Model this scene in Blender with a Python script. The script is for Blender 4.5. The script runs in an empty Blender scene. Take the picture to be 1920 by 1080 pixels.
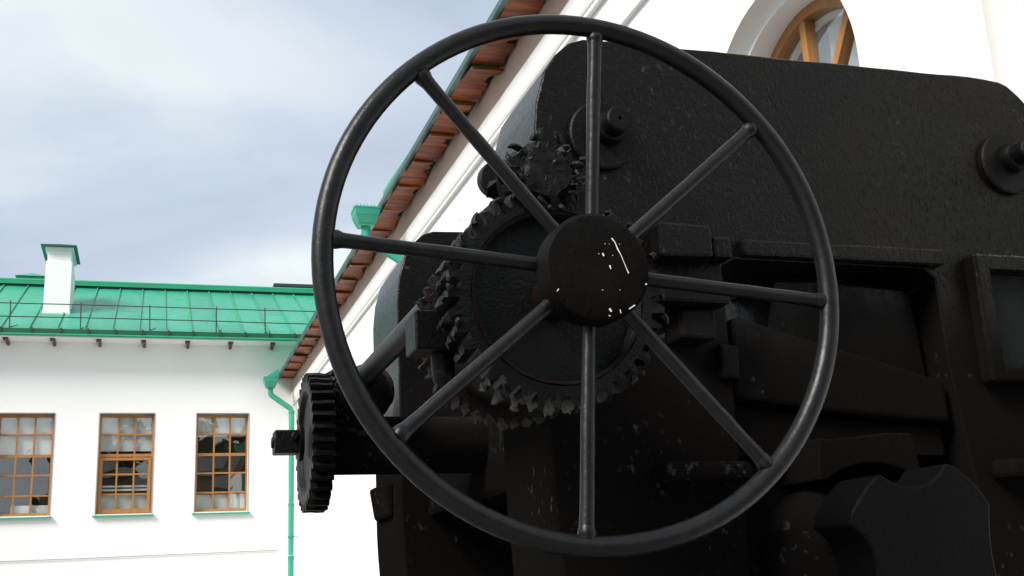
import bpy, bmesh, math, random
from mathutils import Vector, Matrix, noise
random.seed(7)
S = bpy.context.scene
COL = S.collection
R = math.radians

# ------------------------------------------------------------------ camera
cam_d = bpy.data.cameras.new('camera'); cam = bpy.data.objects.new('camera', cam_d); COL.objects.link(cam)
YAW, PITCH, ROLL, FPX = R(18.1626), R(14.702), R(2.6496), 2110.38
f = Vector((math.sin(YAW)*math.cos(PITCH), math.cos(YAW)*math.cos(PITCH), math.sin(PITCH)))
rt = Vector((math.cos(YAW), -math.sin(YAW), 0)); dn = f.cross(rt)
c_, s_ = math.cos(ROLL), math.sin(ROLL)
cx = rt*c_ + dn*s_; cy = dn*c_ - rt*s_
M = Matrix((cx, -cy, -f)).transposed().to_4x4(); M.translation = Vector((0, 0, 1.6))
cam.matrix_world = M
cam_d.sensor_fit = 'HORIZONTAL'; cam_d.sensor_width = 36; cam_d.lens = 36*FPX/1920
cam_d.clip_start = 0.05; cam_d.clip_end = 6000
S.camera = cam

# ------------------------------------------------------------------ light, sky, exposure
SUN = Vector((-0.67, -0.36, 0.65)).normalized()
elev = math.asin(SUN.z); azim = math.atan2(SUN.x, SUN.y)
sun_d = bpy.data.lights.new('sun', 'SUN'); sun = bpy.data.objects.new('sun', sun_d); COL.objects.link(sun)
sun_d.energy = 1.5; sun_d.angle = R(25); sun_d.color = (1, .95, .88)
sun.rotation_euler = SUN.to_track_quat('Z', 'Y').to_euler()
S.view_settings.view_transform = 'Standard'; S.view_settings.look = 'None'
S.view_settings.exposure = 1.85; S.view_settings.gamma = 1; S.view_settings.use_curve_mapping = False

W = bpy.data.worlds.new('World'); S.world = W; W.use_nodes = True
nt = W.node_tree; nt.nodes.clear()
def N(tree, t, **k):
    n = tree.nodes.new(t)
    for a, v in k.items():
        if a == 'inp':
            for i, x in v.items(): n.inputs[i].default_value = x
        else: setattr(n, a, v)
    return n
def ramp(tree, stops, interp='LINEAR'):
    n = tree.nodes.new('ShaderNodeValToRGB'); e = n.color_ramp.elements; n.color_ramp.interpolation = interp
    while len(e) < len(stops): e.new(0.5)
    for k, (p, c) in enumerate(stops):
        e[k].position = p; e[k].color = (c[0], c[1], c[2], 1) if hasattr(c, '__len__') else (c, c, c, 1)
    return n
out = N(nt, 'ShaderNodeOutputWorld'); bg = N(nt, 'ShaderNodeBackground', inp={'Strength': 0.1})
sky = N(nt, 'ShaderNodeTexSky', sky_type='NISHITA', sun_disc=False, sun_elevation=elev, sun_rotation=azim)
tc = N(nt, 'ShaderNodeTexCoord')
# cloud deck: project the direction on a plane overhead so that clouds flatten towards the horizon
sep = N(nt, 'ShaderNodeSeparateXYZ'); nt.links.new(tc.outputs['Generated'], sep.inputs[0])
zm = N(nt, 'ShaderNodeMath', operation='MAXIMUM', inp={1: 0.0}); nt.links.new(sep.outputs['Z'], zm.inputs[0])
za = N(nt, 'ShaderNodeMath', operation='ADD', inp={1: 0.22}); nt.links.new(zm.outputs[0], za.inputs[0])
dx = N(nt, 'ShaderNodeMath', operation='DIVIDE'); dy = N(nt, 'ShaderNodeMath', operation='DIVIDE')
nt.links.new(sep.outputs['X'], dx.inputs[0]); nt.links.new(za.outputs[0], dx.inputs[1])
nt.links.new(sep.outputs['Y'], dy.inputs[0]); nt.links.new(za.outputs[0], dy.inputs[1])
cmb = N(nt, 'ShaderNodeCombineXYZ', inp={'Z': 58.04}); nt.links.new(dx.outputs[0], cmb.inputs[0]); nt.links.new(dy.outputs[0], cmb.inputs[1])
n1 = N(nt, 'ShaderNodeTexNoise', inp={'Scale': 0.95, 'Detail': 5.0, 'Roughness': 0.45, 'Distortion': 0.5}); nt.links.new(cmb.outputs[0], n1.inputs['Vector'])
n2 = N(nt, 'ShaderNodeTexNoise', inp={'Scale': 2.3, 'Detail': 7.0, 'Roughness': 0.5, 'Distortion': 0.2}); nt.links.new(cmb.outputs[0], n2.inputs['Vector'])
cover = ramp(nt, [(0.30, 0.75), (0.46, 1.0)]); nt.links.new(n2.outputs['Fac'], cover.inputs[0])
shade = ramp(nt, [(0.28, (2.35, 2.8, 3.7)), (0.46, (3.5, 4.0, 4.65)), (0.60, (4.9, 5.3, 5.4))]); nt.links.new(n1.outputs['Fac'], shade.inputs[0])
mixs = N(nt, 'ShaderNodeMix', data_type='RGBA'); nt.links.new(cover.outputs[0], mixs.inputs['Factor'])
nt.links.new(sky.outputs[0], mixs.inputs['A']); nt.links.new(shade.outputs[0], mixs.inputs['B'])
nt.links.new(mixs.outputs['Result'], bg.inputs['Color']); nt.links.new(bg.outputs[0], out.inputs[0])
bg.inputs['Strength'].default_value = 0.05

# ------------------------------------------------------------------ materials
def mat(name, base, rough=.6, metal=0., var=None, vscale=3., vstretch=(1, 1, 1), bump=0., bscale=40., bstretch=(1, 1, 1), bdetail=5., fleck=0, rnd=0., spec=.5, coat=0., pits=0., streak=None, weather=None):
    m = bpy.data.materials.new(name); m.use_nodes = True; t = m.node_tree; b = t.nodes['Principled BSDF']
    b.inputs['Roughness'].default_value = rough; b.inputs['Metallic'].default_value = metal
    b.inputs['Specular IOR Level'].default_value = spec; b.inputs['Coat Weight'].default_value = coat
    co = N(t, 'ShaderNodeTexCoord'); L = t.links.new
    col = None
    rgb = N(t, 'ShaderNodeRGB'); rgb.outputs[0].default_value = (*base, 1); col = rgb.outputs[0]
    def nz(scale, stretch, detail=5., rough=.55):
        mp = N(t, 'ShaderNodeMapping', inp={'Scale': stretch}); L(co.outputs['Object'], mp.inputs[0])
        n = N(t, 'ShaderNodeTexNoise', inp={'Scale': scale, 'Detail': detail, 'Roughness': rough}); L(mp.outputs[0], n.inputs['Vector']); return n
    def mix(fac, a, bcol, blend='MIX'):
        x = N(t, 'ShaderNodeMix', data_type='RGBA', blend_type=blend)
        if hasattr(fac, 'links'): L(fac, x.inputs['Factor'])
        else: x.inputs['Factor'].default_value = fac
        L(a, x.inputs['A'])
        if hasattr(bcol, 'links'): L(bcol, x.inputs['B'])
        else: x.inputs['B'].default_value = (*bcol, 1)
        return x.outputs['Result']
    if var is not None:
        n = nz(vscale, vstretch, 6.); r = ramp(t, [(.38, 0.), (.66, 1.)]); L(n.outputs['Fac'], r.inputs[0]); col = mix(r.outputs[0], col, var)
    if streak is not None:
        n = nz(streak[1], streak[2], 4.); r = ramp(t, [(.5, 0.), (.75, 1.)]); L(n.outputs['Fac'], r.inputs[0]); col = mix(r.outputs[0], col, streak[0])
    if rnd:
        oi = N(t, 'ShaderNodeObjectInfo'); mr = N(t, 'ShaderNodeMapRange', inp={'To Min': 1-rnd, 'To Max': 1+rnd}); L(oi.outputs['Random'], mr.inputs[0])
        hv = N(t, 'ShaderNodeHueSaturation'); L(mr.outputs[0], hv.inputs['Value']); L(col, hv.inputs['Color']); col = hv.outputs[0]
    wz = None
    if weather is not None:
        sx = N(t, 'ShaderNodeSeparateXYZ'); L(co.outputs['Object'], sx.inputs[0]); n5 = nz(3., (1, 1, 1), 3.)
        ma = N(t, 'ShaderNodeMath', operation='MULTIPLY_ADD', inp={1: .5}); L(n5.outputs['Fac'], ma.inputs[0]); L(sx.outputs['Z'], ma.inputs[2])
        wr = N(t, 'ShaderNodeMapRange', inp={'From Min': weather+.12, 'From Max': weather+.38}); L(ma.outputs[0], wr.inputs[0]); wz = wr.outputs[0]
        ms = N(t, 'ShaderNodeMath', operation='MULTIPLY', inp={1: spec}); L(wz, ms.inputs[0]); L(ms.outputs[0], b.inputs['Specular IOR Level'])
        col = mix(wz, N(t, 'ShaderNodeRGB').outputs[0], col); col.node.inputs['A'].links[0].from_node.outputs[0].default_value = (.0062, .0055, .0052, 1)
    if fleck:
        n = nz(48., (1, 1, .7), 5., .62); n3 = nz(3.4, (1, 1, 1.4), 4., .6)
        r = ramp(t, [(.59, 0.), (.69, 1.)]); L(n.outputs['Fac'], r.inputs[0])
        r2 = ramp(t, [(.53, 0.), (.66, 1.)]); L(n3.outputs['Fac'], r2.inputs[0])
        mm = N(t, 'ShaderNodeMath', operation='MULTIPLY'); L(r.outputs[0], mm.inputs[0]); L(r2.outputs[0], mm.inputs[1])
        m2 = N(t, 'ShaderNodeMath', operation='MULTIPLY', inp={1: fleck}); L(mm.outputs[0], m2.inputs[0])
        col = mix(m2.outputs[0], col, (.062, .064, .066))
    L(col, b.inputs['Base Color'])
    if bump:
        n = nz(bscale, bstretch, bdetail, .6); h = n.outputs['Fac']
        if pits:
            n4 = nz(bscale*.62, (1.3, 1.3, .42), 3., .5); r = ramp(t, [(.33, 0.), (.43, 1.)]); L(n4.outputs['Fac'], r.inputs[0])
            ad = N(t, 'ShaderNodeMath', operation='MULTIPLY_ADD', inp={1: pits}); L(r.outputs[0], ad.inputs[0]); L(h, ad.inputs[2]); h = ad.outputs[0]
        bp = N(t, 'ShaderNodeBump', inp={'Strength': bump, 'Distance': .01}); L(h, bp.inputs['Height']); L(bp.outputs[0], b.inputs['Normal'])
        rr = N(t, 'ShaderNodeMapRange', inp={'To Min': max(.05, rough-.14), 'To Max': min(1., rough+.14)}); L(n.outputs['Fac'], rr.inputs[0]); L(rr.outputs[0], b.inputs['Roughness'])
        if wz is not None:
            mw = N(t, 'ShaderNodeMix', data_type='FLOAT'); L(wz, mw.inputs[0]); mw.inputs[2].default_value = .85; L(rr.outputs[0], mw.inputs[3]); L(mw.outputs[0], b.inputs['Roughness'])
    return m
IRON = mat('black_painted_iron', (.0026, .0025, .0024), .25, var=(.0048, .0038, .0034), vscale=3.5, bump=.2, bscale=150, fleck=1., pits=2.4, spec=.16, weather=2.15)
IRONC = mat('black_cast_iron', (.0026, .0025, .0025), .42, var=(.0048, .0038, .0035), vscale=6, bump=.28, bscale=140, fleck=.5, spec=.13)
GREASE = mat('greasy_black_iron', (.0022, .0022, .0024), .36, var=(.004, .0037, .0037), vscale=20, bump=.35, bscale=160, spec=.2)
WHEEL = mat('black_gloss_paint', (.0035, .0037, .0045), .36, var=(.006, .0057, .006), vscale=9, bump=.10, bscale=70, streak=((.009, .009, .0105), 40., (1, 1, .5)), spec=.3)
PLAIN = mat('plain_dark_iron', (.0034, .0036, .0036), .55, var=(.0024, .0024, .0024), vscale=5, bump=.25, bscale=110, spec=.06)
ZINC = mat('grey_zinc', (.22, .225, .23), .5, var=(.16, .16, .16), vscale=5)
SHAFT = mat('worn_black_paint', (.0045, .0047, .0055), .42, var=(.012, .012, .014), vscale=14, bump=.3, bscale=90, spec=.35)
RUST = mat('brown_rusted_iron', (.0085, .0038, .0032), .6, spec=.14, var=(.0045, .003, .0028), vscale=14, bump=.5, bscale=60)
TEAL = mat('dark_teal_iron', (.006, .0085, .0085), .6, spec=.15, var=(.0042, .006, .006), vscale=8, bump=.4, bscale=80)
SPLAT = mat('white_paint_splash', (.72, .72, .70), .5)
PLASTER = mat('white_plaster', (.83, .825, .815), .85, var=(.80, .795, .785), vscale=.7, bump=.12, bscale=22)
FRIEZE = mat('shaded_cream_plaster', (.54, .43, .355), .85, var=(.48, .38, .31), vscale=1.2, bump=.1, bscale=25)  # cream, with the shade under the eave darkened into the base colour
ROOFM = mat('green_sheet_metal', (.010, .27, .155), .42, var=(.024, .29, .19), vscale=2.2, bump=.12, bscale=9, bstretch=(1, .4, .4), rnd=.10, streak=((.04, .31, .225), 5., (3.5, .6, .6)))
GREENT = mat('green_trim_metal', (.012, .30, .15), .42, var=(.016, .26, .14), vscale=3., bump=.1, bscale=12)
PIPEM = mat('pale_green_sheet_metal', (.024, .31, .20), .42, var=(.045, .33, .23), vscale=5., bump=.08, bscale=30)
EDGEM = mat('weathered_green_edge', (.022, .075, .07), .45, var=(.04, .10, .09), vscale=6., bump=.1, bscale=30)
DARKM = mat('dark_metal', (.03, .035, .04), .5)
RAILM = mat('dark_brown_rail', (.045, .03, .03), .5)
BOARD = mat('reddish_brown_board', (.11, .020, .004), .42, spec=.3, streak=((.05, .014, .006), 6., (.5, 5, 5)), var=(.36, .082, .009), vscale=2.5, vstretch=(.8, 6, 6), bump=.35, bscale=9, bstretch=(.6, 8, 8), rnd=.25)
WOOD = mat('honey_brown_wood', (.37, .165, .045), .45, var=(.30, .13, .035), vscale=3., vstretch=(7, 7, .8), bump=.15, bscale=20, bstretch=(6, 6, .7))
BLIND = mat('white_blind', (.60, .61, .60), .8, var=(.50, .51, .50), vscale=2., bump=.1, bscale=15)
CURT = mat('pale_blue_curtain', (.60, .66, .70), .8, var=(.50, .56, .62), vscale=4., vstretch=(1, 6, .4))
ROOM = mat('dim_room', (.34, .33, .22), .9, var=(.20, .21, .17), vscale=1.3)
PAVE = mat('grey_paving', (.20, .195, .185), .85, var=(.15, .15, .145), vscale=.5, bump=.2, bscale=6)
def glass():
    m = bpy.data.materials.new('window_glass'); m.use_nodes = True; t = m.node_tree; t.nodes.clear()
    o = N(t, 'ShaderNodeOutputMaterial'); mx = N(t, 'ShaderNodeMixShader'); tr = N(t, 'ShaderNodeBsdfTransparent', inp={'Color': (.96, .975, .97, 1)})
    gl = N(t, 'ShaderNodeBsdfGlossy', inp={'Roughness': .0, 'Color': (1, 1, 1, 1)}); fr = N(t, 'ShaderNodeFresnel', inp={'IOR': 2.5})
    co = N(t, 'ShaderNodeTexCoord'); nz = N(t, 'ShaderNodeTexNoise', inp={'Scale': 1.6, 'Detail': 1.0}); bp = N(t, 'ShaderNodeBump', inp={'Strength': .025, 'Distance': .05})
    L = t.links.new; L(co.outputs['Object'], nz.inputs['Vector']); L(nz.outputs['Fac'], bp.inputs['Height']); L(bp.outputs[0], gl.inputs['Normal'])
    ge = N(t, 'ShaderNodeNewGeometry'); iv = N(t, 'ShaderNodeMath', operation='SUBTRACT', inp={0: 1.0}); L(ge.outputs['Backfacing'], iv.inputs[1]); fm = N(t, 'ShaderNodeMath', operation='MULTIPLY'); L(fr.outputs[0], fm.inputs[0]); L(iv.outputs[0], fm.inputs[1]); L(fm.outputs[0], mx.inputs[0]); L(tr.outputs[0], mx.inputs[1]); L(gl.outputs[0], mx.inputs[2]); L(mx.outputs[0], o.inputs[0]); return m
GLASS = glass()

# ------------------------------------------------------------------ mesh helpers (all meshes are in world coordinates)
def finish(bm, name, m, parent=None, smooth=35., bevel=0., seg=2):
    bmesh.ops.recalc_face_normals(bm, faces=bm.faces)
    me = bpy.data.meshes.new(name); bm.to_mesh(me); bm.free()
    if smooth:
        for p in me.polygons: p.use_smooth = True
        me.set_sharp_from_angle(angle=R(smooth))
    me.materials.append(m)
    return link(name, me, parent, bevel, seg)
def link(name, me, parent=None, bevel=0., seg=2):
    o = bpy.data.objects.new(name, me); COL.objects.link(o)
    if parent is not None:
        o.parent = parent
        if parent.type == 'EMPTY': o.location = -parent.location
    if bevel:
        b = o.modifiers.new('bevel', 'BEVEL'); b.width = bevel; b.segments = seg; b.limit_method = 'ANGLE'; b.angle_limit = R(40)
    return o
def thing(name, loc, label, cat, group=None):
    o = bpy.data.objects.new(name, None); COL.objects.link(o); o.location = loc; o.empty_display_size = .2
    o['label'] = label; o['category'] = cat
    if group: o['group'] = group
    return o
def box(bm, x0, x1, y0, y1, z0, z1):
    v = [bm.verts.new((x, y, z)) for x in (x0, x1) for y in (y0, y1) for z in (z0, z1)]
    for q in ((0, 1, 3, 2), (4, 6, 7, 5), (0, 4, 5, 1), (2, 3, 7, 6), (0, 2, 6, 4), (1, 5, 7, 3)): bm.faces.new([v[i] for i in q])
    return v
def frame_of(d):
    d = d.normalized(); a = Vector((0, 0, 1)) if abs(d.z) < .9 else Vector((1, 0, 0)); u = d.cross(a).normalized(); return u, d.cross(u).normalized()
def tube(bm, pts, r, n=12, cap=True, wob=0., seed=0):
    pts = [Vector(p) for p in pts]; rs = r if hasattr(r, '__len__') else [r]*len(pts); rings = []
    u = v = None
    for i, p in enumerate(pts):
        d = (pts[min(i+1, len(pts)-1)] - pts[max(i-1, 0)]).normalized()
        if u is None: u, v = frame_of(d)
        else: u = (u - d*u.dot(d)).normalized(); v = d.cross(u)
        ring = []
        for k in range(n):
            a = 2*math.pi*k/n; q = p + (u*math.cos(a)+v*math.sin(a))*rs[i]
            if wob: q += noise.noise_vector(q*30+Vector((seed, 0, 0)))*wob
            ring.append(bm.verts.new(q))
        rings.append(ring)
    for a, b in zip(rings, rings[1:]):
        for k in range(n): bm.faces.new((a[k], a[(k+1) % n], b[(k+1) % n], b[k]))
    if cap: bm.faces.new(rings[0][::-1]); bm.faces.new(rings[-1])
    return rings
def lathe(bm, prof, c, axis='Y', n=48, chip=0., seed=0):
    # prof: list of (radius, position along the axis), closed at the axis when radius is 0
    def P(r, h, a):
        x, z = r*math.cos(a), r*math.sin(a)
        if axis == 'Y': p = Vector((c[0]+x, c[1]+h, c[2]+z))
        elif axis == 'X': p = Vector((c[0]+h, c[1]+x, c[2]+z))
        else: p = Vector((c[0]+x, c[1]+z, c[2]+h))
        if chip: p += noise.noise_vector(p*45+Vector((seed, 0, 0)))*chip
        return p
    rings = []
    for r, h in prof: rings.append([bm.verts.new(P(0, h, 0))] if r == 0 else [bm.verts.new(P(r, h, 2*math.pi*k/n)) for k in range(n)])
    for a, b in zip(rings, rings[1:]):
        for k in range(n):
            k2 = (k+1) % n
            if len(a) == 1 and len(b) == 1: break
            if len(a) == 1: bm.faces.new((a[0], b[k2], b[k]))
            elif len(b) == 1: bm.faces.new((a[k], a[k2], b[0]))
            else: bm.faces.new((a[k], a[k2], b[k2], b[k]))
def prism(bm, outer, holes, d0, d1, axis='Y', front=True, back=True, sides=True):
    # polygon given in (a, b): axis Y -> (x, z) between y=d0 and d1; axis X -> (y, z); axis Z -> (x, y)
    def P(a, b, d): return (a, d, b) if axis == 'Y' else ((d, a, b) if axis == 'X' else (a, b, d))
    for d, on in ((d0, front), (d1, back)):
        if not on: continue
        es = []
        for lp in [outer]+holes:
            vs = [bm.verts.new(P(a, b, d)) for a, b in lp]
            es += [bm.edges.new((vs[i], vs[(i+1) % len(vs)])) for i in range(len(vs))]
        bmesh.ops.triangle_fill(bm, use_beauty=True, use_dissolve=False, edges=es)
    if sides:
        for lp in [outer]+holes:
            va = [bm.verts.new(P(a, b, d0)) for a, b in lp]; vb = [bm.verts.new(P(a, b, d1)) for a, b in lp]
            for i in range(len(lp)):
                j = (i+1) % len(lp); bm.faces.new((va[i], va[j], vb[j], vb[i]))
    bmesh.ops.remove_doubles(bm, verts=bm.verts, dist=1e-5)
def arc(cx, cz, r, a0, a1, n): return [(cx+r*math.cos(R(a0+(a1-a0)*i/n)), cz+r*math.sin(R(a0+(a1-a0)*i/n))) for i in range(n+1)]
def gear(bm, c, axis, h0, h1, rr, rt_, n, chew=0., slices=5, seed=0, twist=0., recess=None, duty=.5, sharp=False, skip=()):
    # toothed wheel; the noise makes teeth worn and burred
    rnd = random.Random(seed); per = 8; rings = []
    tj = [(rnd.uniform(-1, 1), rnd.uniform(.75, 1.1), rnd.uniform(-1, 1)) for _ in range(n)]
    def P(r, h, a):
        x, z = r*math.cos(a), r*math.sin(a)
        return Vector((c[0]+x, c[1]+h, c[2]+z)) if axis == 'Y' else Vector((c[0]+h, c[1]+x, c[2]+z))
    if sharp: prof = [(0, 0), (.18, .1), (.40, .75), (.5, 1.), (.58, .95), (.66, .5), (.8, .1), (.92, 0)]
    else: prof = [(0, 0), (.16, .05), (.27, .7), (.34, 1.), (.60, 1.), (.68, .7), (.80, .05), (.9, 0)]
    for s in range(slices):
        u = s/(slices-1); h = h0+(h1-h0)*u; ring = []
        for i in range(n):
            j, hgt, lean = tj[i]
            for (t, k) in prof:
                if i in skip: k *= .25
                edge = (abs(u-.5)*2)**2
                kk = k*(1-chew*.6*(1-hgt)*2)*(1 - chew*edge*.35*(1+lean)*.5)
                a = 2*math.pi*(i+t+chew*.10*lean*k*(u-.5)*2)/n + twist*u
                p = P(rr+(rt_-rr)*kk, h, a)
                if chew: p += noise.noise_vector(p*70+Vector((seed, 3, 1)))*chew*.010*(.25+k)
                ring.append(bm.verts.new(p))
        rings.append(ring)
    m = len(rings[0])
    for a, b in zip(rings, rings[1:]):
        for k in range(m): bm.faces.new((a[k], a[(k+1) % m], b[(k+1) % m], b[k]))
    ends = [(rings[0], h0, 1), (rings[-1], h1, -1)]
    for ring, h, sg in ends:
        prev = ring
        steps = [(rr*.97, 0)] + ([(rr*.75, 0), (rr*.5, 0)] if not recess else []) + ([(recess[0]+.006, 0), (recess[0], recess[1]*.5), (recess[0]-.004, recess[1])] if recess else []) + [(rr*.3, recess[1] if recess else 0)]
        for (r, dep) in steps:
            new = [bm.verts.new(P(r, h+sg*dep+(noise.noise(Vector((r*60, 2.2*math.cos(2*math.pi*k/m), 2.2*math.sin(2*math.pi*k/m)+seed)))*.005*chew if not recess else 0), 2*math.pi*k/m+(twist if sg < 0 else 0))) for k in range(m)]
            for k in range(m): bm.faces.new((prev[k], prev[(k+1) % m], new[(k+1) % m], new[k]))
            prev = new
        cv = bm.verts.new(P(0, h+sg*(recess[1] if recess else 0), 0))
        for k in range(m): bm.faces.new((prev[k], prev[(k+1) % m], cv))

# ------------------------------------------------------------------ ground
bm = bmesh.new(); g = [bm.verts.new(p) for p in ((-2500, -2500, 0), (2500, -2500, 0), (2500, 2500, 0), (-2500, 2500, 0))]; bm.faces.new(g)
o = finish(bm, 'ground', PAVE, None, 0); o['kind'] = 'structure'

# ================================================================== long white building with the green roof
LW = 23.0
lb = thing('white_building', (0, LW, 0), 'long white plastered building with green metal roof, one chimney and small-paned brown windows', 'building')
win_x = [(-4.545, -3.565), (-2.74, -1.757), (-.940, .063), (.865, 1.862)]
WZ0, WZ1 = 3.215, 5.125
bm = bmesh.new()
xs = [-14]; 
for a, b in win_x: xs += [a, b]
xs += [12]; zs = [0, WZ0, WZ1, 6.62]
for i in range(len(xs)-1):
    for j in range(3):
        if i % 2 == 1 and j == 1: continue
        v = [bm.verts.new(p) for p in ((xs[i], LW, zs[j]), (xs[i+1], LW, zs[j]), (xs[i+1], LW, zs[j+1]), (xs[i], LW, zs[j+1]))]; bm.faces.new(v)
bmesh.ops.remove_doubles(bm, verts=bm.verts, dist=1e-4)
for a, b in win_x:
    for p, q in (((a, WZ0), (b, WZ0)), ((b, WZ0), (b, WZ1)), ((b, WZ1), (a, WZ1)), ((a, WZ1), (a, WZ0))):
        bm.faces.new([bm.verts.new(t) for t in ((p[0], LW, p[1]), (q[0], LW, q[1]), (q[0], LW+.35, q[1]), (p[0], LW+.35, p[1]))])
for q in (((-14, LW, 0), (-14, LW+10, 0), (-14, LW+10, 6.62), (-14, LW, 6.62)), ((12, LW, 0), (12, LW+10, 0), (12, LW+10, 6.62), (12, LW, 6.62)), ((-14, LW+10, 0), (12, LW+10, 0), (12, LW+10, 6.62), (-14, LW+10, 6.62))):
    bm.faces.new([bm.verts.new(p) for p in q])
finish(bm, 'wall', PLASTER, lb, 0)
bm = bmesh.new()
for a, b in win_x:
    v = box(bm, a-.5, b+.5, LW+.36, LW+2.2, WZ0-.7, WZ1+.4)
bmesh.ops.delete(bm, geom=[fa for fa in bm.faces if all(abs(v.co.y-LW-.36) < 1e-4 for v in fa.verts)], context='FACES')
finish(bm, 'room_interior', ROOM, lb, 0)

# windows: frame, panes, sill, blinds
pane_me = {}
def pane(x0, x1, z0, z1, y, parent):
    bm = bmesh.new(); tl = random.uniform(-.004, .004); tz = random.uniform(-.003, .003)
    v = box(bm, x0, x1, y, y+.005, z0, z1)
    for q in v: q.co.y += tl*(q.co.x-x0)/(x1-x0) + tz*(q.co.z-z0)/(z1-z0)
    finish(bm, 'pane', GLASS, parent, 0)
zrow = [5.108, 4.740, 4.335, 3.972, 3.592, 3.262]
for wi, (a, b) in enumerate(win_x):
    if wi == 0: lab = None
    w = finish_w = None
    bm = bmesh.new(); y = LW+.10; fw = .034
    box(bm, a, a+fw, y, y+.07, WZ0, WZ1); box(bm, b-fw, b, y, y+.07, WZ0, WZ1)
    box(bm, a+fw, b-fw, y, y+.07, WZ1-.045, WZ1); box(bm, a+fw, b-fw, y, y+.07, WZ0, WZ0+.055)
    ca = [a+fw+(b-a-2*fw)*k/3 for k in range(4)]
    casement = (wi == 2)
    for k in (1, 2):
        box(bm, ca[k]-.016, ca[k]+.016, y+.012, y+.055, WZ0+.056, WZ1-.046)
    for j, z in enumerate(zrow[1:-1]):
        hh = .028 if j == 1 else .016
        for k in range(3):
            box(bm, ca[k]+.017 if k else a+fw+.001, ca[k+1]-.017 if k < 2 else b-fw-.001, y+.010, y+.056, z-hh, z+hh)
    w = finish(bm, 'window', WOOD, lb, 0)
    if casement:
        bm = bmesh.new()
        box(bm, a+fw+.002, a+fw+.055, y-.02, y+.008, WZ0+.02, 4.29); box(bm, b-fw-.055, b-fw-.002, y-.02, y+.008, WZ0+.02, 4.29)
        box(bm, a+fw+.056, b-fw-.056, y-.02, y+.008, WZ0+.02, WZ0+.10); box(bm, a+fw+.056, b-fw-.056, y-.02, y+.008, 4.235, 4.29)
        finish(bm, 'sash', WOOD, w, 0)
    zz = [WZ1-.045, zrow[1], zrow[2], zrow[3], zrow[4], WZ0+.055]
    for j in range(5):
        for k in range(3):
            pane(ca[k]+.012, ca[k+1]-.012, zz[j+1]+.012, zz[j]-.012, y+.03, w)
    bm = bmesh.new(); box(bm, a-.05, b+.05, LW-.07, LW+.09, WZ0-.03, WZ0-.004)
    for v in bm.verts:
        if v.co.y < LW: v.co.z -= .025
    finish(bm, 'sill', PIPEM, w, 0)
    bm = bmesh.new(); box(bm, a-.012, b+.012, LW-.012, LW+.098, WZ1-.002, WZ1+.02); box(bm, a-.012, a-.001, LW-.012, LW+.098, WZ0, WZ1-.003); box(bm, b+.001, b+.012, LW-.012, LW+.098, WZ0, WZ1-.003)
    finish(bm, 'drip_flashing', ZINC, w, 0)
    # blinds behind the glass, folded slats
    def blind(z0, z1, x0, x1, n):
        bm = bmesh.new()
        for i in range(n):
            za = z0+(z1-z0)*i/n; zb = z0+(z1-z0)*(i+1)/n
            yy = LW+.175
            bm.faces.new([bm.verts.new(p) for p in ((x0, yy+.003, za), (x1, yy+.003+random.uniform(-.004, .004), za), (x1, yy, zb-.0005), (x0, yy, zb-.0005))])
        finish(bm, 'blind', BLIND, w, 0)
    if wi == 1: blind(4.34, WZ1+.1, a, b, 5); blind(3.2, 3.42, a+.3, b, 1)
    if wi == 2: blind(4.42, WZ1+.1, a, b, 5); blind(3.15, 3.60, a, b, 2); blind(3.66, 3.70, a, b, 1); blind(3.73, 3.765, a, b, 1)
    if wi == 3: blind(4.70, WZ1+.1, a, b, 3); blind(3.15, 3.56, a, b, 2)
    if wi == 0: blind(4.4, WZ1+.1, a, b, 9)

# roof
RA = R(24.6); cR, sR = math.cos(RA), math.sin(RA); RY0, RZ0 = 22.5, 6.60
def rp(x, t, h=0): return Vector((x, RY0+t*cR-h*sR, RZ0+t*sR+h*cR))   # t metres up the slope, h above it
TL = 5.02
bm = bmesh.new()
v = [bm.verts.new(rp(*q)) for q in ((-14, .02, -.02), (12, .02, -.02), (12, TL, -.02), (-14, TL, -.02), )]; bm.faces.new(v)
yb = RY0+2*TL*cR+.5
v2 = [bm.verts.new(p) for p in ((-14, yb, RZ0-.02), (12, yb, RZ0-.02))]; bm.faces.new((v[3], v[2], v2[1], v2[0]))
bm.faces.new((v[0], v2[0], v[3])); bm.faces.new((v[1], v[2], v2[1])); bm.faces.new((v[0], v[1], v2[1], v2[0]))
roof = finish(bm, 'roof', GREENT, lb, 0)
panel_cache = {}
def roof_panel(x0, t0, t1, var):
    key = (round(t0, 2), round(t1, 2), var)
    if key not in panel_cache:
        bm = bmesh.new(); nx, ny = 3, 6; rr = random.Random(var); gr = []
        for j in range(ny+1):
            gr.append([bm.verts.new(rp(.006+(.488)*i/nx, t0+(t1-t0)*j/ny, .004+(.006*rr.random() if 0 < i < nx else 0))) for i in range(nx+1)])
        for j in range(ny):
            for i in range(nx): bm.faces.new((gr[j][i], gr[j][i+1], gr[j+1][i+1], gr[j+1][i]))
        for j in (0, ny):
            lo = [bm.verts.new(q.co-Vector((0, 0, .012))) for q in gr[j]]
            for i in range(nx): bm.faces.new((gr[j][i], gr[j][i+1], lo[i+1], lo[i]))
        o = finish(bm, 'roof_panel', ROOFM, roof, 30); o.location = (x0, 0, 0); panel_cache[key] = o.data; return o
    o = link('roof_panel', panel_cache[key], roof); o.location = (x0, 0, 0); return o
seam_me = None
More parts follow.
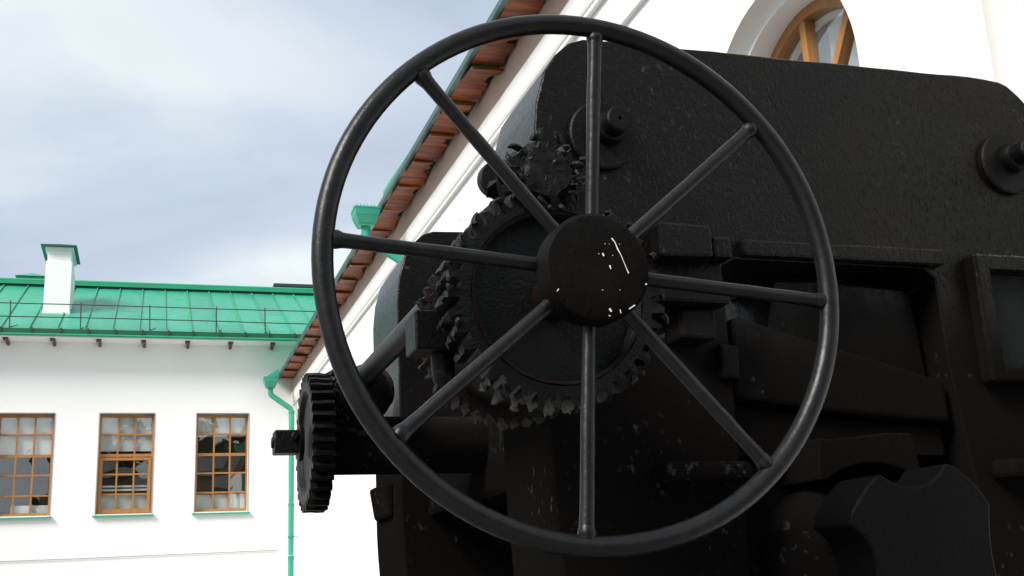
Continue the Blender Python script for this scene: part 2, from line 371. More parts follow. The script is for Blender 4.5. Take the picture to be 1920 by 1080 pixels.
for i in range(-12, 10):
    x0 = -.289+.5*i
    sp = [1.6, 3.9, 2.9, 1.05, 4.2, 2.3][i % 6]
    roof_panel(x0, 0., sp, i % 3); roof_panel(x0, sp+.012, TL-.02, 3+i % 3)
    if seam_me is None:
        bm = bmesh.new(); pts = [rp(0, .0+TL*k/9, .016) for k in range(10)]
        for p, q in zip(pts, pts[1:]):
            wv = random.uniform(-.008, .008); v = box(bm, -.013, .013, 0, 1, 0, 1)
            for k, u in enumerate(v):
                base = p if k in (0, 1, 4, 5) else q; top = k in (1, 3, 5, 7)
                u.co = Vector((u.co.x, base.y-(.02*sR if top else -.01*sR), base.z+(.02*cR if top else -.012)))
        bmesh.ops.remove_doubles(bm, verts=bm.verts, dist=1e-4)
        o = finish(bm, 'roof_seam', GREENT, roof, 30); seam_me = o.data
    else: o = link('roof_seam', seam_me, roof)
    o.location = (x0, 0, 0)
# eave: upright gutter board, bright drip roll, clips
bm = bmesh.new(); v = box(bm, -14, 12, RY0-.03, RY0-.006, 6.585, 6.672)
finish(bm, 'gutter_board', mat('deep_green_metal', (.002, .095, .042), .45, var=(.003, .075, .035), vscale=3, bump=.1, bscale=10), lb, 0)
bm = bmesh.new(); tube(bm, [(-14, RY0-.03, 6.555), (12, RY0-.03, 6.555)], .026, 10); finish(bm, 'drip_roll', GREENT, lb)
bm = bmesh.new(); box(bm, -14, 12, RY0-.0, LW-.002, 6.515, 6.535); finish(bm, 'eave_soffit', PLASTER, lb, 0)
clip_me = None
for k in range(-16, 8):
    x = -.24+.497*k+random.uniform(-.04, .04)
    if clip_me is None:
        bm = bmesh.new(); box(bm, -.016, .016, RY0-.05, RY0-.031, 6.575, 6.69); o = finish(bm, 'gutter_clip', DARKM, lb, 0); clip_me = o.data
    else: o = link('gutter_clip', clip_me, lb)
    o.location = o.location + Vector((x, 0, 0))
br_me = None
for k in range(-5, 6):
    x = -1.0+.826*k
    if br_me is None:
        bm = bmesh.new(); v = box(bm, -.026, .026, RY0+.12, LW-.004, 6.44, 6.512)
        for u in v:
            if u.co.y < RY0+.2 and u.co.z < 6.5: u.co.z += .05
        box(bm, -.06, .03, RY0+.08, RY0+.2, 6.470, 6.514)
        o = finish(bm, 'eave_bracket', mat('dark_stained_wood', (.13, .055, .035), .6, var=(.09, .04, .03), vscale=6), lb, 0); br_me = o.data
    else: o = link('eave_bracket', br_me, lb)
    o.location = o.location + Vector((x, 0, 0))
# ridge cap
p = rp(0, TL)
bm = bmesh.new(); box(bm, -14, 12, p.y-.10, p.y+.6, p.z+.035, p.z+.115); tube(bm, [(-14, p.y-.02, p.z+.135), (12, p.y-.02, p.z+.135)], .045, 10)
finish(bm, 'ridge_cap', GREENT, roof)
bm = bmesh.new(); box(bm, -14, 12, p.y-.04, p.y+.5, p.z-.03, p.z+.032); finish(bm, 'ridge_shadow_strip', DARKM, roof, 0)  # dark strip standing in for the shadow gap below the ridge cap
# guard rail on the roof
gx = [-7.72, -6.45, -5.18, -3.91, -2.64, -1.37, -.085, 1.187, 2.155, 3.3]
bm = bmesh.new()
for h in (.23, .49): tube(bm, [rp(-9, .34, 0)+Vector((0, 0, h))]+[rp(x, .34, 0)+Vector((0, 0, h+random.uniform(-.008, .008))) for x in gx[1:]], .0105, 8)
rail = finish(bm, 'guard_rail', RAILM, lb)
for x in gx:
    bm = bmesh.new(); b0 = rp(x, .36, 0); tube(bm, [b0, b0+Vector((random.uniform(-.02, .0), -.02, .53))], .0115, 8); tube(bm, [b0+Vector((0, .01, .02)), b0+Vector((.12, .22, .11))], .007, 6)
    finish(bm, 'rail_post', RAILM, rail)
# chimney
bm = bmesh.new(); box(bm, -2.19, -1.685, 24.2, 25.35, 7.1, 8.50); box(bm, -2.205, -1.67, 24.185, 25.365, 7.36, 7.44)
chim = finish(bm, 'chimney', PLASTER, roof, 0)
bm = bmesh.new(); box(bm, -2.165, -1.71, 24.225, 25.325, 8.502, 8.74); box(bm, -2.215, -1.665, 24.17, 25.38, 8.742, 8.80); finish(bm, 'chimney_neck', PLASTER, chim, 0)
bm = bmesh.new(); box(bm, -2.30, -1.60, 24.08, 25.47, 8.803, 8.83); v = box(bm, -2.28, -1.62, 24.1, 25.45, 8.83, 8.97)
for u in v:
    if u.co.z > 8.9: u.co.x = -1.95+(u.co.x+1.95)*.15; u.co.y = 24.78+(u.co.y-24.78)*.4
finish(bm, 'chimney_cap', mat('dark_green_metal', (.01, .11, .08), .45), chim, 0)
# ventilation hood and flat dark hatch behind the ridge
bm = bmesh.new(); box(bm, -3.30, -2.62, 29.3, 29.9, 7.0, 9.54); v = box(bm, -3.34, -2.58, 29.26, 29.94, 9.542, 9.70)
for u in v:
    if u.co.z > 9.6: u.co.x = -2.96+(u.co.x+2.96)*.08; u.co.y = 29.6
finish(bm, 'ridge_vent', GREENT, roof, 0)
bm = bmesh.new(); box(bm, 3.02, 4.4, 29.4, 30.2, 7.0, 9.50); box(bm, 2.98, 4.5, 29.3, 30.3, 9.502, 9.585); finish(bm, 'roof_hatch', DARKM, roof, 0)
# cable clipped along the wall
bm = bmesh.new(); tube(bm, [(-8, LW-.02, 2.395), (-4.5, LW-.02, 2.405), (-2.5, LW-.02, 2.408), (-1.2, LW-.02, 2.410), (.3, LW-.02, 2.425), (1.3, LW-.02, 2.430), (2.42, LW-.02, 2.440), (2.43, LW-.02, 2.55)], .0065, 6)
finish(bm, 'wall_cable', mat('grey_cable', (.22, .22, .22), .6), lb)

# ================================================================== building on the right, seen along its wall
RX = 2.81; EX, EZ = 2.41, 5.825
rb = thing('arched_window_building', (RX, 8, 0), 'tall white building with arched windows, stepped cornice and brown boarded eaves beside the machine', 'building')
AC, AZc, AR = 4.372, 3.705, .669
def archloop(c, r, zb=1.9, n=28): return [(c-r, zb), (c+r, zb)] + arc(c, AZc, r, 0, 180, n)
wins = [AC, AC-2.07]
bm = bmesh.new()
prism(bm, [(.6, 0), (LW, 0), (LW, EZ), (.6, EZ)], [archloop(c, AR) for c in wins], RX, RX+.01, 'X', True, False, False)
for c in wins:      # stepped reveal: flat step, rounded bead, deep reveal
    prof = [(0, AR), (.055, AR), (.085, AR-.004), (.098, AR-.020), (.104, AR-.045), (.098, AR-.062), (.11, AR-.068), (.27, AR-.068)]
    loops = [[bm.verts.new((RX+d, a, b)) for a, b in archloop(c, r)] for d, r in prof]
    for A, B in zip(loops, loops[1:]):
        for i in range(len(A)):
            j = (i+1) % len(A); bm.faces.new((A[i], A[j], B[j], B[i]))
for q in (((RX, .6, 0), (12, .6, 0), (12, .6, EZ), (RX, .6, EZ)), ((12, .6, 0), (12, LW, 0), (12, LW, EZ), (12, .6, EZ))): bm.faces.new([bm.verts.new(p) for p in q])
bmesh.ops.remove_doubles(bm, verts=bm.verts, dist=1e-5)
finish(bm, 'wall', PLASTER, rb, 30)
# shallow lesenes along the far wall
st_me = None
for k in range(16):
    if st_me is None:
        bm = bmesh.new(); box(bm, RX-.034, RX+.002, 7.0, 7.955, 0, 5.028); o = finish(bm, 'wall_panel', PLASTER, rb, 0); st_me = o.data
    else: o = link('wall_panel', st_me, rb)
    o.location = o.location + Vector((0, k*1.0-.01, 0))
# cornice
def mould(name, prof, m):
    bm = bmesh.new(); a = [bm.verts.new((x, .55, z)) for x, z in prof]; b = [bm.verts.new((x, LW-.004, z)) for x, z in prof]
    for i in range(len(prof)): 
        j = (i+1) % len(prof); bm.faces.new((a[i], a[j], b[j], b[i]))
    bm.faces.new(a); bm.faces.new(b[::-1]); finish(bm, name, m, rb, 30)
mould('cornice_band', [(RX+.02, 5.03), (RX-.035, 5.03), (RX-.035, 5.318), (RX+.02, 5.318)], PLASTER)
cove = [(RX+.02, 5.32), (RX-.075, 5.32), (RX-.075, 5.35)] + [(RX-.075-.035*math.sin(R(a)), 5.35+.16*(1-math.cos(R(a)))) for a in (15, 30, 45, 60, 75, 90)] + [(RX-.111, 5.545), (RX+.02, 5.545)]
mould('cornice_cove', cove, PLASTER)
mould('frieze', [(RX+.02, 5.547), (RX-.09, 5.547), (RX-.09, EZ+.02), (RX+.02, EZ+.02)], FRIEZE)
# eave boards with ragged inner ends
brd = random.Random(3); y = .5; k = 0
while y < LW-.45:
    wd = brd.uniform(.34, .40); low = k % 2
    z0 = EZ-.004-(.035 if low else 0.); x1 = RX-.095-(.0 if not low else brd.uniform(.0, .05)); x0 = EX+.022
    bm = bmesh.new(); n = 6
    ends = [(x1-brd.uniform(.0, .09)*(1 if low else .5), y+wd*(i+(brd.uniform(-.35, .35) if 0 < i < n else 0))/n) for i in range(n+1)]
    outl = [(x0, y)] + ends + [(x0, y+wd)]
    prism(bm, outl, [], z0-.022, z0, 'Z')
    tl = brd.uniform(.05, .20)*(1 if low else -1)
    for v in bm.verts: v.co.z += (v.co.y-y-wd/2)*tl + (.02 if low else -.02)*(v.co.x-x0)
    finish(bm, 'eave_board', BOARD, rb, 0)
    y += wd+(.012 if low else -.01); k += 1
# roof edge
bm = bmesh.new(); box(bm, EX-.022, EX+.02, .4, LW-.02, EZ-.022, EZ+.03); finish(bm, 'drip_edge', EDGEM, rb, 0)
bm = bmesh.new(); v = [bm.verts.new(p) for p in ((EX+.01, 0.4, EZ+.02), (EX+.01, LW, EZ+.02), (7.4, LW, EZ+2.3), (7.4, 0.4, EZ+2.3), (12.4, LW, EZ+.02), (12.4, 0.4, EZ+.02), (EX+.01, 0.4, EZ+.05), (EX+.01, LW, EZ+.05), (7.4, LW, EZ+2.34), (7.4, 0.4, EZ+2.34), (12.4, LW, EZ+.05), (12.4, 0.4, EZ+.05))]
for q in ((0, 1, 2, 3), (3, 2, 4, 5), (6, 9, 8, 7), (9, 11, 10, 8), (0, 6, 7, 1), (0, 3, 5, 11, 9, 6), (1, 7, 8, 10, 4, 2)): bm.faces.new([v[i] for i in q])
finish(bm, 'roof', GREENT, rb, 0)
# on-roof gutter board, swings down to each rainwater head
for ye, fl_ in ((11.85, 2.2), (22.2, .7)):
    bm = bmesh.new(); prism(bm, [(ye-fl_, EZ+.031), (ye, EZ+.031), (ye, EZ+.125), (ye-.16*fl_, EZ+.12)], [], EX+.0, EX+.02, 'X'); finish(bm, 'gutter_board', GREENT, rb, 0)
# downpipes with rainwater heads
def downpipe(yc, xw, crown):
    hx, hz = EX-.175, EZ-.075
    bm = bmesh.new()
    def frus(w0, d0, z0, w1, d1, z1):
        v = box(bm, -1, 1, -1, 1, 0, 1)
        for u in v:
            top = u.co.z > .5; u.co = Vector((hx+u.co.x*(w1 if top else w0), yc+u.co.y*(d1 if top else d0), z1 if top else z0))
    frus(.13, .13, hz-.075, .142, .142, hz); frus(.146, .146, hz+.001, .146, .146, hz+.018); frus(.095, .095, hz-.165, .128, .128, hz-.0765); frus(.085, .085, hz-.19, .09, .09, hz-.166)
    head = finish(bm, 'rainwater_head', PIPEM, rb, 0)
    if crown:
        for i in range(7):
            for (px, py) in ((hx-.12+.04*i, yc-.14), (hx-.14, yc-.12+.04*i)):
                bm = bmesh.new(); tube(bm, [(px, py, hz+.015), (px+random.uniform(-.008, .008), py, hz+.045)], [.007, .002], 5); finish(bm, 'crown_spike', PIPEM, head)
    if not crown:
        bm = bmesh.new(); prism(bm, [(EX-.025, EZ+.11), (hx-.10, hz+.02), (hx-.10, hz+.001), (EX-.025, EZ-.03)], [], yc-.11, yc+.11, 'Y'); finish(bm, 'gutter_chute', PIPEM, head, 0)
    r = .052; bend = [(hx, yc, hz-.14), (hx, yc, hz-.30), (hx+.02, yc, hz-.335), (xw-.02, yc, hz-.60), (xw, yc, hz-.66)]
    bm = bmesh.new(); tube(bm, bend, r, 14); pipe = finish(bm, 'downpipe', PIPEM, rb, 40)
    z = hz-.64; i = 0
    while z > .15:
        h = min(1.0 if i else .8, z-.1)
        bm = bmesh.new(); tube(bm, [(xw, yc, z), (xw, yc, z-h+.01)], [r+.003, r-.001], 14); finish(bm, 'pipe_length', PIPEM, pipe, 40)
        bm = bmesh.new(); tube(bm, [(xw, yc, z-.06), (xw, yc, z-.02)], r+.009, 14); finish(bm, 'pipe_collar', GREENT, pipe, 40)
        z -= h; i += 1
    for zz in (2.65, 4.3):
        bm = bmesh.new(); tube(bm, [(xw, yc, zz), (xw, yc, zz+.035)], r+.014, 14); tube(bm, [(xw, yc, zz+.018), (RX+.01, yc, zz+.018)], .008, 6); finish(bm, 'pipe_bracket', GREENT, pipe, 40)
downpipe(12.0, 2.72, True)
downpipe(22.45, 2.65, False)
# arched windows
for wi, c in enumerate(wins):
    r1 = AR-.07; xf = RX+.215
    bm = bmesh.new(); prism(bm, archloop(c, r1, 1.91), [[(a, b+.0) for a, b in archloop(c, r1-.055, 1.97)]], xf, xf+.07, 'X')
    def bar(y0, z0, y1, z1, w=.024):
        d = Vector((0, y1-y0, z1-z0)).normalized(); nrm = Vector((0, -d.z, d.y))*w
        q = [Vector((0, y0, z0))+nrm, Vector((0, y1, z1))+nrm, Vector((0, y1, z1))-nrm, Vector((0, y0, z0))-nrm]
        prism(bm, [(p.y, p.z) for p in q], [], xf+.004, xf+.062, 'X')
    b_ = bmesh.new(); main = bm; bm = b_
    if wi == 0: bar(c+.03, AZc+.56, c+.0, AZc-1.7)
    bar(c, 3.45, c-.43, 4.12) if False else None
    bm.free(); bm = main
    bar(c+.028, AZc+.575, c+.0, 2.0); bar(c-.03, AZc-.03, c-.36, AZc+.44); bar(c+.03, AZc-.03, c+.40, AZc+.40); bar(c-.55, AZc-.05, c+.55, AZc-.05)
    w = finish(bm, 'arched_window', WOOD, rb, 25)
    bm = bmesh.new(); prism(bm, archloop(c, r1-.056, 1.972), [], xf+.035, xf+.04, 'X'); finish(bm, 'pane', GLASS, w, 0)
    bm = bmesh.new(); prism(bm, archloop(c, r1-.056, 1.972), [archloop(c, r1-.085, 2.0)], xf+.075, xf+.10, 'X')
    finish(bm, 'inner_frame', PLASTER, w, 25)
    # curtain, pleated
    bm = bmesh.new(); n = 60; top = []; bot = []
    for i in range(n+1):
        yy = c-.62+1.24*i/n; xx = xf+.16+.03*math.sin(i*1.25)+.012*math.sin(i*.37)
        top.append(bm.verts.new((xx, yy, AZc+.55))); bot.append(bm.verts.new((xx+.01, c+(yy-c)*.97, 1.95)))
    for i in range(n): bm.faces.new((top[i], top[i+1], bot[i+1], bot[i]))
    finish(bm, 'curtain', CURT, w, 60)
    bm = bmesh.new(); v = box(bm, RX+.271, RX+2.2, c-.95, c+.95, 1.6, 4.7)
    bmesh.ops.delete(bm, geom=[fa for fa in bm.faces if all(abs(v.co.x-RX-.271) < 1e-4 for v in fa.verts)], context='FACES')
    finish(bm, 'room_interior', ROOM, rb, 0)

# ================================================================== rolling mill with handwheel
YF, TH = 2.25, .345
ml = thing('rolling_mill', (1.55, 3.1, 0), 'black cast iron rolling mill with a large eight-spoked handwheel and worn gears', 'machine')
def outline():
    L = [(.845, .05), (.828, 1.2), (.822, 1.613), (.812, 1.806), (.809, 2.4), (.809, 2.575), (.816, 2.668), (.838, 2.745), (.870, 2.793), (.905, 2.825), (.946, 2.840), (1.10, 2.844),
         (1.609, 2.848), (2.05, 2.853), (2.10, 2.853), (2.14, 2.848), (2.172, 2.835), (2.198, 2.815), (2.222, 2.788), (2.243, 2.755), (2.26, 2.715), (2.272, 2.67), (2.278, 2.62), (2.28, 2.5), (2.27, .05)]
    out_ = []
    for (a, b), (c, d) in zip(L, L[1:]+L[:1]):
        n = max(1, int(math.hypot(c-a, d-b)/.045)); nx_, nz_ = (d-b), -(c-a); q = math.hypot(nx_, nz_)
        for i in range(n):
            x, z = a+(c-a)*i/n, b+(d-b)*i/n; k = noise.noise(Vector((x*9, z*9, 0)))*.0028+noise.noise(Vector((x*31, z*31, 4)))*.0012; out_.append((x+nx_/q*k, z+nz_/q*k))
    return out_
hole = [(1.252, .55), (1.255, 1.9), (1.255, 2.295), (1.29, 2.312), (1.815, 2.312), (1.845, 2.285), (1.852, 2.05), (1.878, 1.79), (1.88, .55)]
rhole = [(1.978, 2.06), (1.978, 2.301), (2.20, 2.301), (2.20, 2.06)]
def housing(y0, holes, TH=TH):
    bm = bmesh.new(); prism(bm, outline(), holes, y0, y0+TH, 'Y')
    return finish(bm, 'housing', IRON, ml, 30, .013, 3)
h1 = housing(YF, [hole]); h2 = housing(3.76, [], .46)
# recessed teal panel in the right post and its rim
bm = bmesh.new(); box(bm, 1.979, 2.2, YF-.004, YF+.002, 2.062, 2.30); finish(bm, 'inset_panel', TEAL, h1, 0)
bm = bmesh.new()
prism(bm, [(1.935, 2.02), (1.935, 2.345), (2.24, 2.345), (2.24, 2.02)], [[(1.978, 2.055), (1.978, 2.303), (2.20, 2.303), (2.20, 2.055)]], YF-.045, YF+.003, 'Y'); finish(bm, 'panel_rim', IRON, h1, 0, .008)
# ribs, lugs and ledges on the near housing
def lug(name, x0, x1, z0, z1, y0, m=IRON, bev=.008, y1=YF+.004, jit=.004):
    bm = bmesh.new(); v = box(bm, x0, x1, y0, y1, z0, z1)
    for u in v: u.co += Vector((random.uniform(-jit, jit), 0, random.uniform(-jit, jit)))
    return finish(bm, name, m, h1, 0, bev)
lug('window_rib', 1.30, 1.86, 2.312, 2.358, YF-.03)
lug('bearing_lug', 1.075, 1.205, 2.292, 2.372, YF-.06); lug('bearing_lug', 1.215, 1.262, 2.298, 2.352, YF-.045)
lug('bearing_shelf', 1.045, 1.215, 2.175, 2.222, YF-.10); lug('bearing_shelf', 1.10, 1.19, 2.10, 2.172, YF-.07)
lug('side_lug', 1.215, 1.262, 2.02, 2.10, YF-.03)
lug('ledge', 1.04, 1.246, 1.792, 1.836, YF-.075, bev=.012); lug('ledge', 1.925, 2.24, 1.785, 1.834, YF-.075, bev=.012)
# bolts with washers
def bolt(x, z, dy=0.):
    bm = bmesh.new(); lathe(bm, [(0, 0), (.078, 0), (.083, .004), (.083, .02), (0, .02)], (x, YF-.018, z), 'Y', 40); w = finish(bm, 'bolt_washer', IRONC, h1, 35)
    bm = bmesh.new(); lathe(bm, [(0, 0), (.004, 0), (.005, .001)][:0]+[(.0001, .012), (.004, .011), (.0045, 0), (.026, 0), (.030, .004), (.030, .04), (.036, .042), (.040, .05), (.040, .075)], (x+.012, YF-.088, z+.012), 'Y', 32); finish(bm, 'bolt_head', IRONC, w, 35)
bolt(.972, 2.592); bolt(2.115, 2.606)
# chock and wedge blocks standing in the window
def blk(name, pts, y0, y1, m=IRON, bev=.01, parent=ml):
    bm = bmesh.new(); prism(bm, pts, [], y0, y1, 'Y'); return finish(bm, name, m, parent, 0, bev)
blk('upper_chock', [(1.385, 2.10), (1.43, 2.291), (1.55, 2.294), (1.80, 2.279), (1.822, 2.268), (1.838, 2.04), (1.70, 2.05), (1.5, 2.09)], YF+.07, YF+.33)
blk('wedge_block', [(1.262, 1.985), (1.272, 2.172), (1.30, 2.176), (1.42, 2.14), (1.84, 2.030), (1.842, 1.93), (1.55, 1.95)], YF+.012, YF+.3)
blk('wedge_block', [(1.262, 1.852), (1.262, 1.978), (1.55, 1.942), (1.84, 1.922), (1.842, 1.852)], YF+.045, YF+.3)
blk('lower_chock', [(1.262, .6), (1.262, 1.79), (1.40, 1.79), (1.42, 1.845), (1.83, 1.848), (1.865, 1.79), (1.87, .6)], YF+.10, YF+.3)
# bearing half with an arch over the roll neck
NX, NZ = 1.545, 1.60
bm = bmesh.new(); prism(bm, [(1.405, 1.79), (1.418, 1.884), (1.45, 1.880), (1.60, 1.894), (1.664, 1.892), (1.676, 1.80)] + arc(NX, NZ, .225, 58, 122, 12), [], YF-.07, YF+.12, 'Y'); finish(bm, 'bearing_shell', IRON, ml, 0, .006)
bm = bmesh.new(); lathe(bm, [(0, 0), (.14, 0), (.16, .02), (.165, .06), (.20, .10), (.212, .14), (.212, .5), (.20, .9), (0, .9)], (NX, YF-.12, NZ), 'Y', 56); roll = finish(bm, 'roll', IRON, ml, 30)
# wobbler end of the roll, four lobes with rounded notches
half = [(1.344, 1.684), (1.352, 1.712), (1.377, 1.741), (1.400, 1.765), (1.427, 1.784), (1.436, 1.779), (1.452, 1.768), (1.475, 1.760), (1.500, 1.757), (1.525, 1.759), (1.548, 1.766), (1.568, 1.779), (1.584, 1.796), (1.594, 1.804),
        (1.612, 1.798), (1.644, 1.774), (1.670, 1.746), (1.689, 1.716), (1.684, 1.690), (1.679, 1.655), (1.677, 1.615), (1.680, 1.575)]
lob = half + [(3.02-x, 3.06-z) for x, z in half]
lob = half[:] + [(1.70, 1.50), (1.70, 1.40), (1.64, 1.31), (1.55, 1.27), (1.45, 1.30), (1.38, 1.36), (1.345, 1.44), (1.36, 1.50), (1.388, 1.555), (1.394, 1.60), (1.385, 1.640), (1.368, 1.664)]
bm = bmesh.new(); prism(bm, lob, [], 1.99, YF-.118, 'Y'); finish(bm, 'wobbler', PLAIN, roll, 25, .005)
# handwheel
AX, AZ, AY = .667, 2.079, 1.613
hw = bpy.data.objects.new('handwheel', None)
bm = bmesh.new(); n = 120; RM = .4325
pts = [Vector((AX+RM*math.cos(2*math.pi*k/n), AY, AZ+RM*math.sin(2*math.pi*k/n))) for k in range(n)]
rings = []
for k, p in enumerate(pts):
    a = 2*math.pi*k/n; u = Vector((math.cos(a), 0, math.sin(a))); rr_ = .0168*(1+.05*noise.noise(p*9)); ring = []
    for j in range(16):
        b = 2*math.pi*j/16; ring.append(bm.verts.new(p + u*(noise.noise(p*6)*.0012) + (u*math.cos(b)+Vector((0, 1, 0))*math.sin(b))*rr_))
    rings.append(ring)
for k in range(n):
    A, B = rings[k], rings[(k+1) % n]
    for j in range(16): bm.faces.new((A[j], A[(j+1) % 16], B[(j+1) % 16], B[j]))
wheel = finish(bm, 'handwheel', WHEEL, ml, 60)
for k, (a, ai) in enumerate(((175.6, 172), (131.1, 128), (85.7, 83), (40.7, 41), (-5, -2.5), (-48.3, -45.5), (-95.2, -94), (-140.7, -143))):
    d0 = Vector((math.cos(R(ai)), 0, math.sin(R(ai)))); d1 = Vector((math.cos(R(a)), 0, math.sin(R(a))))
    c = Vector((AX, AY+.018, AZ)); c1 = Vector((AX, AY, AZ)); m_ = 14
    p0 = c+d0*.082; p1 = c1+d1*(RM-.012)
    pts = [p0.lerp(p1, i/m_) for i in range(m_+1)]; rs = [.0115]*(m_-1)+[.0118, .0132]
    rs[0] = .0125
    bm = bmesh.new(); tube(bm, pts, rs, 16, True, .0008, k); finish(bm, 'spoke', WHEEL, wheel, 45)
    bm = bmesh.new(); prev = lathe(bm, [(.0135, -.006), (.0148, 0), (.0138, .005), (.0118, .012)], (0, 0, 0), 'Z', 14, .002, k)
    rot = (-d1).to_track_quat('Z', 'Y').to_matrix().to_4x4(); rot.translation = c1+d1*(RM-.019)
    bmesh.ops.transform(bm, matrix=rot, verts=bm.verts); finish(bm, 'weld_bead', WHEEL, wheel, 40)
bm = bmesh.new(); lathe(bm, [(0, .003), (.03, .002), (.06, .0), (.083, .0), (.088, .003), (.0895, .008), (.0895, .048), (.085, .054), (0, .054)], (AX-.002, AY-.028, AZ), 'Y', 64, .0012)
hub = finish(bm, 'hub', IRON, wheel, 30)
def splat(pts, w, parent, y, name='paint_drip'):
    bm = bmesh.new(); rr = random.Random(len(pts)*7+int(pts[0][0]*1e4))
    tube(bm, [(AX+x, y, AZ+z) for x, z in pts], [w*rr.uniform(.5, 1.3) for _ in pts], 6)
    for v in bm.verts: v.co.y = y+(v.co.y-y)*.25
    finish(bm, name, SPLAT, parent, 40)
yh = AY-.0285
splat([(.024, .047), (.029, .041), (.033, .030), (.038, .020), (.041, .012), (.046, -.002), (.049, -.010)], .0012, hub, yh)
splat([(.007, .022), (.009, .017)], .0012, hub, yh+.001); splat([(.018, .002), (.0195, -.004)], .0015, hub, yh+.001)
splat([(.012, -.069), (.015, -.074)], .0023, hub, yh); splat([(.010, -.080), (.013, -.081)], .0012, hub, yh); splat([(.030, -.070), (.031, -.076)], .0012, hub, yh)
splat([(.045, -.069), (.056, -.062)], .0012, hub, yh); splat([(.077, -.028), (.079, -.026)], .0012, hub, yh); splat([(-.074, -.044), (-.071, -.040)], .0012, hub, yh)
for i in range(9):
    a = random.uniform(0, 6.28); r_ = random.uniform(.02, .084); splat([(r_*math.cos(a), r_*math.sin(a)), (r_*math.cos(a)+.0012, r_*math.sin(a)-.001)], random.uniform(.0004, .0008), hub, yh+.001)
# shaft of the handwheel
bm = bmesh.new(); lathe(bm, [(0, 0), (.046, 0), (.046, .07), (.040, .075), (.040, .9), (0, .9)], (AX, AY+.035, AZ), 'Y', 32, .0006); finish(bm, 'wheel_shaft', RUST, ml, 35)
# big worn gear, toothed disc, pinion
bm = bmesh.new(); gear(bm, (AX, 0, AZ), 'Y', 1.775, 1.865, .176, .202, 37, .60, 7, 11, .05, (.152, .028)); big = finish(bm, 'spur_gear', GREASE, ml, 38)
bm = bmesh.new(); lathe(bm, [(.150, 0), (.156, -.003), (.158, .006), (.150, .012)], (AX, 1.776, AZ), 'Y', 64, .002); finish(bm, 'gear_rim', RUST, big, 35)
bm = bmesh.new(); gear(bm, (AX, 0, AZ), 'Y', 2.06, 2.115, .170, .187, 44, .6, 4, 5, .0, None, sharp=True); finish(bm, 'toothed_disc', RUST, ml, 30)
bm = bmesh.new(); lathe(bm, [(.15, 0), (.15, .16), (0, .16)], (AX, 1.89, AZ), 'Y', 40); finish(bm, 'gear_spacer', RUST, ml, 35)
bm = bmesh.new(); gear(bm, (.654, 0, 2.304), 'Y', 1.765, 1.90, .048, .076, 12, 1.7, 9, 23, .25, None); pin = finish(bm, 'pinion', GREASE, ml, 38)
bm = bmesh.new(); lathe(bm, [(.047, .012), (.046, 0), (.036, -.003), (.022, -.003), (.010, -.002), (0, -.002)], (.654, 1.764, 2.304), 'Y', 40, .006, 2); finish(bm, 'pinion_face', GREASE, pin, 40)
rp_ = random.Random(5)
bm = bmesh.new()
for i in range(70):     # curled burrs torn out of the teeth
    a = rp_.uniform(0, 6.28); on_pin = i < 34
    cx_, cz_, r0 = (.654, 2.304, rp_.uniform(.052, .070)) if on_pin else (AX, AZ, rp_.uniform(.186, .198))
    y0 = rp_.choice((1.762, 1.765, 1.77, rp_.uniform(1.76, 1.86))) if on_pin else rp_.choice((1.772, 1.772, rp_.uniform(1.77, 1.86)))
    d = Vector((math.cos(a), rp_.uniform(-.9, .3), math.sin(a))).normalized(); p = Vector((cx_+r0*math.cos(a), y0, cz_+r0*math.sin(a)))
    side = Vector((-math.sin(a), 0, math.cos(a)))*rp_.uniform(-.012, .012); L = rp_.uniform(.008, .020) if on_pin else rp_.uniform(.005, .012)
    tube(bm, [p, p+d*L*.5+side*.4, p+d*L*.85+side, p+d*L+side*1.7], [.007, .0065, .0045, .0015], 6, True, .003, i)
o = finish(bm, 'metal_burrs', GREASE, pin, 45); o['kind'] = 'stuff'
bm = bmesh.new(); lathe(bm, [(0, 0), (.022, 0), (.022, .36), (0, .36)], (.654, 1.9, 2.304), 'Y', 20); finish(bm, 'pinion_shaft', IRONC, ml, 35)
bm = bmesh.new(); lathe(bm, [(0, 0), (.034, 0), (.038, .004), (.038, .022), (.034, .026), (0, .026)], (.650, 2.04, 2.392), 'Y', 28, .001); finish(bm, 'end_washer', IRONC, ml, 35)
# square lever block left of the gears
bm = bmesh.new(); box(bm, .440, .60, 1.90, 1.985, 2.008, 2.079); finish(bm, 'lever_block', IRONC, ml, 0, .004)
bm = bmesh.new(); lathe(bm, [(0, -.055), (.012, -.055), (.018, -.048), (.021, -.03), (.022, 0), (0, 0)], (.500, 1.945, 2.006), 'Z', 20); finish(bm, 'lever_pin', IRONC, ml, 35)
# long shaft running back to the second housing
bm = bmesh.new(); lathe(bm, [(0, 0), (.025, 0), (.0265, .01), (.0265, .75), (.028, .76), (.028, 1.5), (0, 1.5)], (.535, 2.16, 2.150), 'Y', 24, .0015); finish(bm, 'drive_shaft', SHAFT, ml, 35)
bm = bmesh.new(); lathe(bm, [(0, 0), (.05, .0), (.066, .012), (.074, .04), (.076, .09), (.066, .13), (.045, .15), (0, .15)], (.553, 2.93, 2.118), 'Y', 32, .004); finish(bm, 'shaft_collar', IRONC, ml, 45)
